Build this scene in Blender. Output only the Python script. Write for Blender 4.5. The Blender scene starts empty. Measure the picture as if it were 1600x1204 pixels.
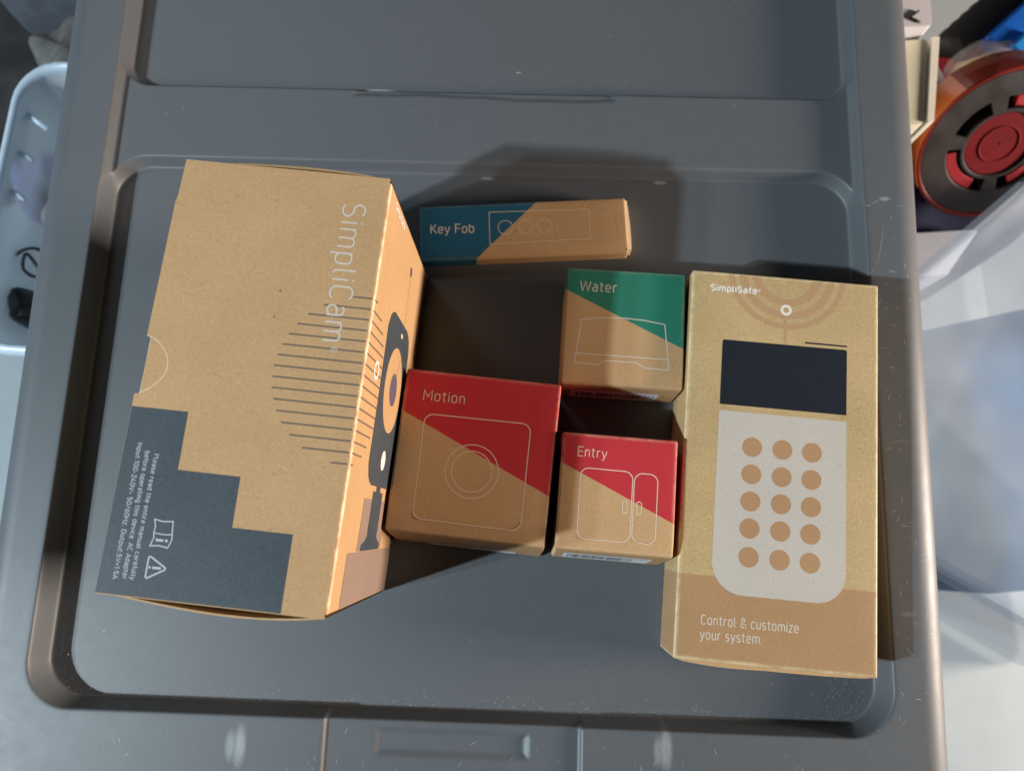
import bpy, bmesh, math, random
import numpy as np
from mathutils import Vector, Matrix

random.seed(7)
rng = np.random.default_rng(7)
scene = bpy.context.scene
COL = scene.collection
CM = 0.01

# ------------------------------------------------------------------ camera
cam_data = bpy.data.cameras.new('camera')
cam_data.sensor_width = 36.0
cam_data.lens = 1153.2 / 1600.0 * 36.0
cam_data.clip_start = 0.01
cam_data.clip_end = 50.0
cam_data.dof.use_dof = True
cam_data.dof.focus_distance = 0.335
cam_data.dof.aperture_fstop = 8.5
cam = bpy.data.objects.new('camera', cam_data)
COL.objects.link(cam)
pitch, roll = 0.190892, -0.069580
fw = Vector((0, math.sin(pitch), -math.cos(pitch)))
up0 = Vector((0, math.cos(pitch), math.sin(pitch)))
rt0 = Vector((1, 0, 0))
rt = rt0 * math.cos(roll) + up0 * math.sin(roll)
up = -rt0 * math.sin(roll) + up0 * math.cos(roll)
m = Matrix((rt, up, -fw)).transposed().to_4x4()
m.translation = Vector((0, 0, 0.40))
cam.matrix_world = m
scene.camera = cam

# ------------------------------------------------------------------ world and lamps
world = bpy.data.worlds.new('World')
scene.world = world
world.use_nodes = True
bg = world.node_tree.nodes['Background']
bg.inputs[0].default_value = (1.0, 0.93, 0.88, 1)
bg.inputs[1].default_value = 0.014

def lamp(name, loc, target, power, size, color):
    d = bpy.data.lights.new(name, 'AREA')
    d.shape = 'DISK'
    d.size = size
    d.energy = power
    d.color = color
    o = bpy.data.objects.new(name, d)
    COL.objects.link(o)
    o.location = loc
    v = Vector(target) - Vector(loc)
    o.rotation_euler = v.to_track_quat('-Z', 'Y').to_euler()
    return o

lamp('ceiling_lamp_main', (-1.36, -0.36, 1.10), (0, 0.05, 0), 35.0, 0.045, (0.78, 0.92, 1.0))
lamp('ceiling_lamp_second', (-1.489, -0.29, 1.10), (0, 0.05, 0), 13.5, 0.045, (0.78, 0.92, 1.0))
lamp('side_lamp', (1.60, -0.22, 0.30), (-0.05, 0.06, 0.04), 64.0, 0.34, (1.0, 0.83, 0.70))

lamp('far_fill_light', (-0.95, 1.60, 1.70), (-.1, 0.25, 0), 5.0, 0.6, (0.86, 0.94, 1.0))  # unseen fill light, added to brighten the far part of the lid

scene.view_settings.view_transform = 'Standard'
scene.view_settings.look = 'None'
scene.view_settings.exposure = 0.0
scene.view_settings.gamma = 1.0
scene.view_settings.use_curve_mapping = False

# ------------------------------------------------------------------ helpers: nodes
class NT:
    def __init__(self, name):
        self.mat = bpy.data.materials.new(name)
        self.mat.use_nodes = True
        self.t = self.mat.node_tree
        self.b = self.t.nodes['Principled BSDF']
        self.out = self.t.nodes['Material Output']
    def n(self, typ, **kw):
        nd = self.t.nodes.new(typ)
        for k, v in kw.items():
            setattr(nd, k, v)
        return nd
    def link(self, a, b):
        self.t.links.new(a, b)
    def val(self, sock, v):
        if hasattr(v, 'is_output'):
            self.link(v, sock)
        else:
            sock.default_value = v
    def math(self, op, a, b=0.0, c=None, clamp=False):
        nd = self.n('ShaderNodeMath', operation=op)
        nd.use_clamp = clamp
        self.val(nd.inputs[0], a)
        self.val(nd.inputs[1], b)
        if c is not None:
            self.val(nd.inputs[2], c)
        return nd.outputs[0]
    def mix(self, fac, a, b, blend='MIX'):
        nd = self.n('ShaderNodeMix', data_type='RGBA', blend_type=blend)
        self.val(nd.inputs[0], fac)
        for s, v in ((nd.inputs[6], a), (nd.inputs[7], b)):
            if isinstance(v, tuple) and len(v) == 3:
                v = (*v, 1)
            self.val(s, v)
        return nd.outputs[2]
    def rng(self, v, a, b, c=0.0, d=1.0, smooth=False):
        nd = self.n('ShaderNodeMapRange')
        if smooth:
            nd.interpolation_type = 'SMOOTHSTEP'
        self.val(nd.inputs[0], v)
        for i, x in enumerate((a, b, c, d)):
            nd.inputs[i + 1].default_value = x
        return nd.outputs[0]
    def obj(self):
        return self.n('ShaderNodeTexCoord').outputs['Object']
    def mapping(self, vec, scale=(1, 1, 1), rot=(0, 0, 0)):
        nd = self.n('ShaderNodeMapping')
        self.link(vec, nd.inputs[0])
        nd.inputs['Scale'].default_value = scale
        nd.inputs['Rotation'].default_value = rot
        return nd.outputs[0]
    def noise(self, vec, scale, detail=3.0, rough=0.55):
        nd = self.n('ShaderNodeTexNoise')
        self.link(vec, nd.inputs['Vector'])
        nd.inputs['Scale'].default_value = scale
        nd.inputs['Detail'].default_value = detail
        nd.inputs['Roughness'].default_value = rough
        return nd.outputs['Fac']
    def sep(self, vec):
        nd = self.n('ShaderNodeSeparateXYZ')
        self.link(vec, nd.inputs[0])
        return nd.outputs
    def bump(self, h, strength, dist):
        nd = self.n('ShaderNodeBump')
        self.link(h, nd.inputs['Height'])
        nd.inputs['Strength'].default_value = strength
        nd.inputs['Distance'].default_value = dist
        self.link(nd.outputs[0], self.b.inputs['Normal'])

KRAFT = (0.425, 0.262, 0.127)

def paper_nodes(N, vec, base, amount=1.0):
    """kraft fibre grain: returns (colour socket or tuple multiplied by grain, height)"""
    f1 = N.noise(vec, 900, 4, 0.7)
    f2 = N.noise(N.mapping(vec, (1, 0.35, 1), (0, 0, 0.6)), 1100, 2, 0.5)
    f3 = N.noise(N.mapping(vec, (0.4, 1, 1), (0, 0, 0.3)), 900, 2, 0.5)
    f4 = N.noise(vec, 26, 2, 0.5)
    g = N.math('ADD', N.rng(f1, 0.3, 0.7, -0.5, 0.5), N.rng(f4, 0.3, 0.7, -0.22, 0.22))
    fl = N.rng(f2, 0.66, 0.76, 0, 1)
    dk = N.rng(f3, 0.68, 0.78, 0, 1)
    k = N.math('MULTIPLY_ADD', g, 0.23 * amount, 1.0)
    k = N.math('MULTIPLY_ADD', fl, 0.20 * amount, k)
    k = N.math('MULTIPLY_ADD', dk, -0.28 * amount, k)
    return k, f1

def scale_col(N, col, k):
    nd = N.n('ShaderNodeVectorMath', operation='SCALE')
    if isinstance(col, tuple):
        nd.inputs[0].default_value = col[:3]
    else:
        N.link(col, nd.inputs[0])
    N.link(k, nd.inputs['Scale'])
    return nd.outputs[0]

def mat_paper(name, base, dims=None, prints=(), wear=0.0, amount=1.0, rough=0.72, wear_col=(0.80, 0.62, 0.40), spec=0.25):
    """prints: list of (nx, ny, c, colour): colour where nx*x+ny*y > c (object metres)"""
    N = NT(name)
    vec = N.obj()
    k, h = paper_nodes(N, vec, base, amount)
    col = scale_col(N, base, k)
    X, Y, Z = N.sep(vec)[0:3]
    for nx, ny, c, pc in prints:
        d = N.math('SUBTRACT', N.math('ADD', N.math('MULTIPLY', X, nx), N.math('MULTIPLY', Y, ny)), c)
        ragged = N.math('MULTIPLY_ADD', N.math('SUBTRACT', N.noise(vec, 900, 2), 0.5), 0.0003, d)
        fac = N.rng(ragged, -0.00008, 0.00008, 0, 1)
        k2 = N.math('MULTIPLY_ADD', N.math('SUBTRACT', k, 1.0), 0.55, 1.0)
        fibre = N.math('MULTIPLY', fac, N.rng(N.noise(vec, 800, 3, 0.6), 0.70, 0.76, 1.0, 0.75))
        col = N.mix(fibre, col, scale_col(N, pc, k2))
    if wear > 0 and dims:
        L, W, H = [d * CM for d in dims]
        def prox(s, half, off=0.0):
            a = N.math('ABSOLUTE', N.math('SUBTRACT', s, off))
            return N.rng(a, half - 0.0021, half - 0.0006, 0, 1)
        px, py, pz = prox(X, L / 2), prox(Y, W / 2), prox(Z, H / 2, H / 2)
        e = N.math('MAXIMUM', N.math('MULTIPLY', px, pz), N.math('MAXIMUM', N.math('MULTIPLY', py, pz), N.math('MULTIPLY', px, py)))
        wn = N.rng(N.noise(vec, 160, 4, 0.6), 0.35, 0.62, 0.25, 1.0)
        e = N.math('MULTIPLY', N.math('MULTIPLY', e, wn), wear, clamp=True)
        col = N.mix(e, col, wear_col)
    N.link(col, N.b.inputs['Base Color'])
    N.b.inputs['Roughness'].default_value = rough
    N.b.inputs['Specular IOR Level'].default_value = spec
    N.bump(h, 0.25, 0.0001)
    return N.mat

def mat_ink(name, base, amount=0.55, rough=0.6, spec=0.3):
    return mat_paper(name, base, amount=amount, rough=rough, spec=spec)

def mat_plain(name, base, rough=0.5, spec=0.5, var=0.1, scale=60, trans=0.0, alpha=1.0, metal=0.0):
    N = NT(name)
    vec = N.obj()
    k = N.rng(N.noise(vec, scale, 4), 0.3, 0.7, 1 - var, 1 + var)
    N.link(scale_col(N, base, k), N.b.inputs['Base Color'])
    N.b.inputs['Roughness'].default_value = rough
    N.b.inputs['Specular IOR Level'].default_value = spec
    N.b.inputs['Transmission Weight'].default_value = trans
    N.b.inputs['Alpha'].default_value = alpha
    N.b.inputs['Metallic'].default_value = metal
    return N.mat

# ------------------------------------------------------------------ helpers: objects
def put(o, parent=None, label=None, cat=None, group=None, kind=None):
    COL.objects.link(o)
    if parent is not None:
        o.parent = parent
    if label: o['label'] = label
    if cat: o['category'] = cat
    if group: o['group'] = group
    if kind: o['kind'] = kind
    return o

def mesh(name, verts, faces, mat, parent=None, smooth=False, scale=CM, **kw):
    me = bpy.data.meshes.new(name)
    me.from_pydata([tuple(c * scale for c in v) for v in verts], [], faces)
    me.update()
    if smooth:
        me.polygons.foreach_set('use_smooth', [True] * len(me.polygons))
    if mat:
        me.materials.append(mat)
    return put(bpy.data.objects.new(name, me), parent, **kw)

def empty(name, loc, rz, **kw):
    o = bpy.data.objects.new(name, None)
    o.empty_display_size = 0.02
    o.location = tuple(c * CM for c in loc)
    o.rotation_euler = (0, 0, rz)
    return put(o, **kw)

def axis_pts(h, r, n):
    inner = np.linspace(-h + r, h - r, n)
    e = np.array([1.0, 0.8, 0.6, 0.4, 0.2])
    return np.concatenate([-(h - r) - r * e, inner, (h - r) + r * e[::-1]])

def rounded_box(L, W, H, r=0.09, n=9, warp=None):
    """six gridded faces with rounded edges; base at z=0; warp(v array)->v array"""
    V, F = [], []
    hx, hy, hz = L / 2, W / 2, H / 2
    half = np.array([hx, hy, hz])
    A = [axis_pts(h, r, n) for h in half]
    off = 0
    for ax in range(3):
        a, b = [(1, 2), (2, 0), (0, 1)][ax]
        for s in (-1, 1):
            pa, pb = np.meshgrid(A[a], A[b], indexing='ij')
            P = np.zeros(pa.shape + (3,))
            P[..., a] = pa
            P[..., b] = pb
            P[..., ax] = s * half[ax]
            inner = np.clip(P, -(half - r), half - r)
            d = P - inner
            ln = np.linalg.norm(d, axis=-1, keepdims=True)
            P = inner + d / np.maximum(ln, 1e-9) * r
            P[..., 2] += hz
            na, nb = pa.shape
            V.append(P.reshape(-1, 3))
            idx = np.arange(na * nb).reshape(na, nb) + off
            q = np.stack([idx[:-1, :-1], idx[1:, :-1], idx[1:, 1:], idx[:-1, 1:]], -1).reshape(-1, 4)
            if s < 0:
                q = q[:, ::-1]
            F.append(q)
            off += na * nb
    V = np.concatenate(V)
    if warp is not None:
        V = warp(V)
    return V.tolist(), np.concatenate(F).tolist()

def weld(o, d=1e-6):
    bm = bmesh.new()
    bm.from_mesh(o.data)
    bmesh.ops.remove_doubles(bm, verts=bm.verts, dist=d)
    bm.to_mesh(o.data)
    bm.free()

LAY = 0.0025  # one print layer of ink and varnish

class Face:
    """a flat printed face: collects shapes in its own 2D coordinates (cm)"""
    def __init__(self, parent, fn):
        self.parent, self.fn = parent, fn
        self.v, self.f = [], []
    def poly(self, pts, lay=1):
        i = len(self.v)
        P = [self.fn(a, b, lay * LAY) for a, b in pts]
        self.v += P
        self.f.append(list(range(i, i + len(P))))
    def ring(self, c, r0, r1, a0=0, a1=360, lay=1, seg=64, clip=None):
        i = len(self.v)
        n = 0
        for k in range(seg + 1):
            a = math.radians(a0 + (a1 - a0) * k / seg)
            for r in (r0, r1):
                x, y = c[0] + r * math.cos(a), c[1] + r * math.sin(a)
                if clip: x, y = clip(x, y)
                self.v.append(self.fn(x, y, lay * LAY))
        for k in range(seg):
            j = i + 2 * k
            self.f.append([j, j + 1, j + 3, j + 2])
    def disk(self, c, r, lay=1, seg=40, ry=None):
        ry = ry or r
        self.poly([(c[0] + r * math.cos(2 * math.pi * k / seg), c[1] + ry * math.sin(2 * math.pi * k / seg)) for k in range(seg)], lay)
    def stroke(self, pts, w, closed=False, lay=1):
        P = [Vector(p) for p in pts]
        n = len(P)
        i = len(self.v)
        for k in range(n):
            a = P[(k - 1) % n] if (closed or k > 0) else None
            b = P[(k + 1) % n] if (closed or k < n - 1) else None
            d1 = (P[k] - a).normalized() if a is not None else None
            d2 = (b - P[k]).normalized() if b is not None else None
            if d1 is None: d1 = d2
            if d2 is None: d2 = d1
            t = (d1 + d2).normalized()
            nrm = Vector((-t.y, t.x))
            c = max(0.5, t.dot(d1))
            for s in (-1, 1):
                q = P[k] + nrm * (s * w / 2 / c)
                self.v.append(self.fn(q.x, q.y, lay * LAY))
        m_ = n if closed else n - 1
        for k in range(m_):
            a, b = i + 2 * k, i + 2 * ((k + 1) % n)
            self.f.append([a, a + 1, b + 1, b])
    def build(self, name, mat, **kw):
        # make every facet look outwards
        o = mesh(name, self.v, self.f, mat, self.parent, **kw)
        n_out = Vector(self.fn(0, 0, 1.0)) - Vector(self.fn(0, 0, 0.0))
        bm = bmesh.new()
        bm.from_mesh(o.data)
        for f in bm.faces:
            if f.normal.dot(n_out) < 0:
                f.normal_flip()
        bm.to_mesh(o.data)
        bm.free()
        self.v, self.f = [], []
        return o

def round_poly(pts, r, seg=8):
    out = []
    n = len(pts)
    rs = r if isinstance(r, (list, tuple)) else [r] * n
    for k in range(n):
        p, a, b = Vector(pts[k]), Vector(pts[k - 1]), Vector(pts[(k + 1) % n])
        rr = rs[k]
        if rr <= 0:
            out.append(tuple(p)); continue
        d1, d2 = (a - p).normalized(), (b - p).normalized()
        ang = d1.angle(d2)
        t = rr / math.tan(ang / 2)
        p1, p2 = p + d1 * t, p + d2 * t
        c = p + (d1 + d2).normalized() * (rr / math.sin(ang / 2))
        a1 = math.atan2((p1 - c).y, (p1 - c).x)
        a2 = math.atan2((p2 - c).y, (p2 - c).x)
        d = (a2 - a1 + math.pi) % (2 * math.pi) - math.pi
        for s in range(seg + 1):
            q = a1 + d * s / seg
            out.append((c.x + rr * math.cos(q), c.y + rr * math.sin(q)))
    return out

def arc(cx, cy, rx, ry, a0, a1, n=10):
    return [(cx + rx * math.cos(math.radians(a0 + (a1 - a0) * k / n)), cy + ry * math.sin(math.radians(a0 + (a1 - a0) * k / n))) for k in range(n + 1)]

def pill(x0, x1, y0, y1):
    r = (x1 - x0) / 2
    cx = (x0 + x1) / 2
    p = arc(cx, y1 - r * 1.05, r, r * 1.05, 0, 180, 12) + arc(cx, y0 + r * 1.05, r, r * 1.05, 180, 360, 12)
    return p + [p[0]]

XH = .73
def _n(x): return [[(x, 0), (x, XH)], [(x, .42)] + arc(x + .19, .49, .19, .24, 180, 0) + [(x + .38, 0)]]
GLYPH = {
 'S': (.58, [arc(.28, .745, .235, .255, 35, 270, 16) + arc(.28, .25, .25, .25, 90, -145, 16)]),
 's': (.46, [arc(.22, .548, .175, .182, 35, 270, 12) + arc(.22, .183, .19, .183, 90, -145, 12)]),
 'i': (.12, [[(.06, 0), (.06, XH)], [(.06, .90), (.06, .995)]]),
 'l': (.22, [[(.06, 1)] + [(.06, .16)] + arc(.20, .15, .14, .15, 180, 268, 6)]),
 'm': (.82, [[(.06, 0), (.06, XH)], [(.06, .45)] + arc(.235, .52, .175, .21, 180, 0) + [(.41, 0)], [(.41, .45)] + arc(.585, .52, .175, .21, 180, 0) + [(.76, 0)]]),
 'n': (.50, _n(.06)),
 'h': (.50, [[(.06, 0), (.06, 1)], [(.06, .42)] + arc(.25, .49, .19, .24, 180, 0) + [(.44, 0)]]),
 'p': (.52, [[(.06, -.27), (.06, XH)], pill(.06, .47, 0, XH)]),
 'b': (.52, [[(.06, 0), (.06, 1)], pill(.06, .47, 0, XH)]),
 'd': (.52, [[(.46, 0), (.46, 1)], pill(.05, .46, 0, XH)]),
 'g': (.52, [[(.46, XH), (.46, -.08)] + arc(.26, -.08, .20, .19, 0, -130, 8), pill(.05, .46, 0, XH)]),
 'o': (.52, [pill(.05, .47, 0, XH)]),
 'a': (.50, [arc(.24, .52, .19, .21, 140, 0, 8) + [(.43, 0)], [(.43, .42), (.22, .42)] + arc(.22, .21, .17, .21, 90, 270, 10) + [(.30, .0), (.43, .12)]]),
 'c': (.46, [arc(.26, .50, .21, .23, 35, 180) + arc(.26, .23, .21, .23, 180, 325)]),
 'e': (.52, [[(.05, .37), (.47, .37)] + arc(.26, .50, .21, .23, 0, 180) + arc(.26, .23, .21, .23, 180, 325)]),
 'C': (.60, [arc(.31, .74, .25, .26, 30, 180) + arc(.31, .26, .25, .26, 180, 330)]),
 'M': (.80, [[(.06, 0), (.06, 1), (.40, .36), (.74, 1), (.74, 0)]]),
 't': (.34, [[(.14, .96), (.14, .16)] + arc(.28, .15, .14, .15, 180, 275, 6), [(0, XH), (.31, XH)]]),
 'E': (.54, [[(.52, 1), (.06, 1), (.06, 0), (.52, 0)], [(.06, .52), (.46, .52)]]),
 'F': (.52, [[(.06, 0), (.06, 1), (.52, 1)], [(.06, .50), (.46, .50)]]),
 'r': (.36, [[(.06, 0), (.06, XH)], [(.06, .42)] + arc(.25, .49, .19, .24, 180, 65)]),
 'y': (.46, [[(0, XH), (.235, .03)], [(.46, XH), (.19, -.15), (.13, -.23), (.02, -.255)]]),
 'v': (.46, [[(0, XH), (.23, 0), (.46, XH)]]),
 'W': (.92, [[(0, 1), (.22, 0), (.46, .96), (.70, 0), (.92, 1)]]),
 'V': (.58, [[(0, 1), (.29, 0), (.58, 1)]]),
 'A': (.62, [[(0, 0), (.31, 1), (.62, 0)], [(.11, .32), (.51, .32)]]),
 'K': (.58, [[(.06, 0), (.06, 1)], [(.54, 1), (.06, .40)], [(.23, .61), (.58, 0)]]),
 'P': (.56, [[(.06, 0), (.06, 1), (.30, 1)] + arc(.29, .74, .23, .26, 90, -90) + [(.06, .48)]]),
 'R': (.58, [[(.06, 0), (.06, 1), (.30, 1)] + arc(.29, .74, .23, .26, 90, -90) + [(.06, .48)], [(.30, .48), (.55, 0)]]),
 'u': (.50, [[(.06, XH), (.06, .24)] + arc(.25, .24, .19, .24, 180, 360) + [(.44, .30)], [(.44, XH), (.44, 0)]]),
 'f': (.32, [arc(.29, .84, .15, .16, 85, 180, 6) + [(.14, 0)], [(0, XH), (.30, XH)]]),
 'z': (.44, [[(.03, XH), (.41, XH), (.03, 0), (.42, 0)]]),
 'I': (.12, [[(.06, 0), (.06, 1)]]),
 'H': (.60, [[(.06, 0), (.06, 1)], [(.54, 0), (.54, 1)], [(.06, .52), (.54, .52)]]),
 'O': (.62, [pill(.06, .56, 0, 1)]),
 '0': (.54, [pill(.05, .49, 0, 1)]),
 '1': (.34, [[(.02, .80), (.24, 1), (.24, 0)]]),
 '2': (.50, [arc(.25, .76, .20, .24, 170, -25) + [(.04, 0), (.47, 0)]]),
 '4': (.54, [[(.30, 1), (.03, .22), (.51, .22)], [(.40, .45), (.40, 0)]]),
 '5': (.50, [[(.44, 1), (.10, 1), (.07, .54)] + arc(.25, .31, .20, .31, 120, -150)]),
 '6': (.52, [[(.32, 1), (.09, .45)], pill(.06, .48, 0, .60)]),
 '&': (.66, [[(.64, 0), (.17, .67), (.13, .80), (.18, .93), (.30, 1), (.42, .94), (.47, .82), (.41, .68), (.15, .47), (.05, .30), (.07, .12), (.19, .01), (.33, 0), (.47, .09), (.60, .38)]]),
 '.': (.10, [[(.05, 0), (.05, .10)]]),
 ',': (.10, [[(.06, .10), (.02, -.12)]]),
 ':': (.10, [[(.05, 0), (.05, .10)], [(.05, .52), (.05, .62)]]),
 '-': (.32, [[(.02, .40), (.30, .40)]]),
 '=': (.40, [[(.02, .50), (.38, .50)], [(.02, .30), (.38, .30)]]),
 '~': (.44, [[(.02, .36), (.10, .46), (.20, .43), (.26, .36), (.34, .33), (.42, .43)]]),
 '/': (.42, [[(.02, -.05), (.40, 1.02)]]),
 ' ': (.22, []),
}

def text_on(face, s, p0, p1, cap, width, lay=1, track=.15):
    """stroke lettering laid on a Face from p0 to p1 (baseline), cap height and stroke width in cm"""
    x, items = 0.0, []
    for ch in s:
        w, st = GLYPH[ch]
        items.append((x, st))
        x += w + track
    total = x - track
    p0, p1 = Vector(p0), Vector(p1)
    d = (p1 - p0) / total
    n = Vector((-d.y, d.x)).normalized()
    q = 0
    for x0, st in items:
        for line in st:
            pts = [tuple(p0 + d * (x0 + a) + n * (b * cap)) for a, b in line]
            closed = len(pts) > 3 and (Vector(pts[0]) - Vector(pts[-1])).length < 1e-6
            if closed: pts = pts[:-1]
            face.stroke(pts, width, closed, lay + .12 * (q % 4))
            q += 1

def top_fn(H):
    return lambda a, b, z: (a, b, H + z)

# ------------------------------------------------------------------ the grey storage tote and its lid
LID_YAW = math.radians(-5.8)

def lid_material():
    N = NT('grey_lid_plastic')
    vec = N.obj()
    big = N.noise(vec, 9, 3, 0.5)
    fine = N.noise(vec, 2600, 2, 0.5)
    mid = N.noise(vec, 120, 4, 0.6)
    k = N.math('ADD', N.rng(big, 0.3, 0.7, 0.975, 1.025), N.rng(mid, 0.3, 0.7, -0.012, 0.012))
    col = scale_col(N, (0.080, 0.088, 0.097), k)
    # stress-whitened scuffs on the rim (worn plastic), plus painted highlights beside the cross bar
    X, Y, Z = N.sep(vec)[0:3]
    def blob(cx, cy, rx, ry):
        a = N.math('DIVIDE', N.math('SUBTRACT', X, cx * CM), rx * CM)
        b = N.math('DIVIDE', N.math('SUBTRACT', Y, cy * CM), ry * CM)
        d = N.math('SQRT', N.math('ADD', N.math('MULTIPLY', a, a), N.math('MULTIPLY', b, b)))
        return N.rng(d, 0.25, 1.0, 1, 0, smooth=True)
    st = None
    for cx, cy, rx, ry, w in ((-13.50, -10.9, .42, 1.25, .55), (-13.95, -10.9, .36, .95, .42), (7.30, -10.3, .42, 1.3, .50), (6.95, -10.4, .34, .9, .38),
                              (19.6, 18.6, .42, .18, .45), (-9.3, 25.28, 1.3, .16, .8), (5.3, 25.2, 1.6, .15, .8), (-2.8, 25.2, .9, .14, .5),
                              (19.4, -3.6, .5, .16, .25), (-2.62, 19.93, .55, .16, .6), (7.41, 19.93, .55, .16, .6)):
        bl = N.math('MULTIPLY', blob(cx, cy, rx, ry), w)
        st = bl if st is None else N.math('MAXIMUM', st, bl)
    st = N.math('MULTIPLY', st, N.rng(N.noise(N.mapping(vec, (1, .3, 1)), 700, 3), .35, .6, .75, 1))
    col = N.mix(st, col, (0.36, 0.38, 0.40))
    # faint wiped-dust bands
    sm = N.rng(N.noise(N.mapping(vec, (1, .25, 1), (0, 0, 1.1)), 35, 5, .65), .58, .80, 0, .04)
    col = N.mix(sm, col, (0.17, 0.18, 0.19))
    N.link(col, N.b.inputs['Base Color'])
    r = N.math('ADD', N.rng(mid, .3, .7, .48, .53), N.rng(fine, .3, .7, -.03, .03))
    N.link(r, N.b.inputs['Roughness'])
    N.b.inputs['Specular IOR Level'].default_value = 0.45
    N.bump(fine, 0.14, 0.0001)
    return N.mat

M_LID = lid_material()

def sd_rect(u, v, u0, u1, v0, v1, r):
    cx, cy, hx, hy = (u0 + u1) / 2, (v0 + v1) / 2, (u1 - u0) / 2 - r, (v1 - v0) / 2 - r
    qx, qy = np.abs(u - cx) - hx, np.abs(v - cy) - hy
    return np.hypot(np.maximum(qx, 0), np.maximum(qy, 0)) + np.minimum(np.maximum(qx, qy), 0) - r

def sstep(x):
    x = np.clip(x, 0, 1)
    return x * x * (3 - 2 * x)

def wall(sd, w):
    # straight drafted wall with small fillets at top and foot
    x, e = -sd / w + 0.5, 0.13
    t = 0.5 * (1 + np.sqrt(x * x + e * e) - np.sqrt((x - 1) ** 2 + e * e))
    return np.where(np.abs(sd) > 1.2, (sd < 0) * 1.0, t)

OUT = (-27.70, 21.50, -14.2, 57.8, 3.0)

def sd_out(u, v):
    # the lid widens very slightly towards its far end
    return sd_rect((u + 3.05) / (1 + 0.0006 * (np.minimum(v, 40) + 1)) - 3.05, v, *OUT)
RIM = 1.40

def lid_height(u, v):
    z = np.full(np.broadcast(u, v).shape, RIM)
    z = z - 0.60 * wall(sd_rect(u, v, -24.42, 18.33, -9.35, 54.8, 2.2), .30)
    z = z - 0.80 * wall(sd_rect(u, v, -24.42, 18.33, -9.35, 20.30, 2.2), .30)
    z = z - 0.62 * wall(sd_rect(u, v, -24.42, 18.33, 25.10, 54.8, 1.7), .26)
    # lowered handle bay on the near rim, and the shallow grip recess in it
    inside = wall(sd_rect(u, v, -24.42, 18.33, -9.35, 20.30, 2.2), .26)
    z = z - 0.22 * wall(sd_rect(u, v, -9.40, 3.17, -20, -9.2, .05), .16) * (1 - inside)
    z = z - 0.17 * wall(sd_rect(u, v, -6.80, .55, -11.03, -9.97, .12), .34)
    # lip on the cross bar
    z = z - 0.12 * wall(sd_rect(u, v, -10.6, 4.6, 24.62 + .10 * np.sin((u + 10.6) * .41) + .03 * np.sin(u * 1.7), 25.3, .1), .26) * wall(25.1 - v - 1.6, .1) * (1 - wall(sd_rect(u, v, -24.42, 18.33, 25.10, 54.8, 1.7), .26))
    # gentle unevenness of moulded plastic
    z = z + 0.012 * np.sin(u * .33 + 1) * np.cos(v * .27) - 0.012
    R = 1.45
    d = np.clip(sd_out(u, v) + R, 0, R)
    z = z - 0.85 * (R - np.sqrt(np.maximum(R * R - d * d, 0)))
    return z

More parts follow.
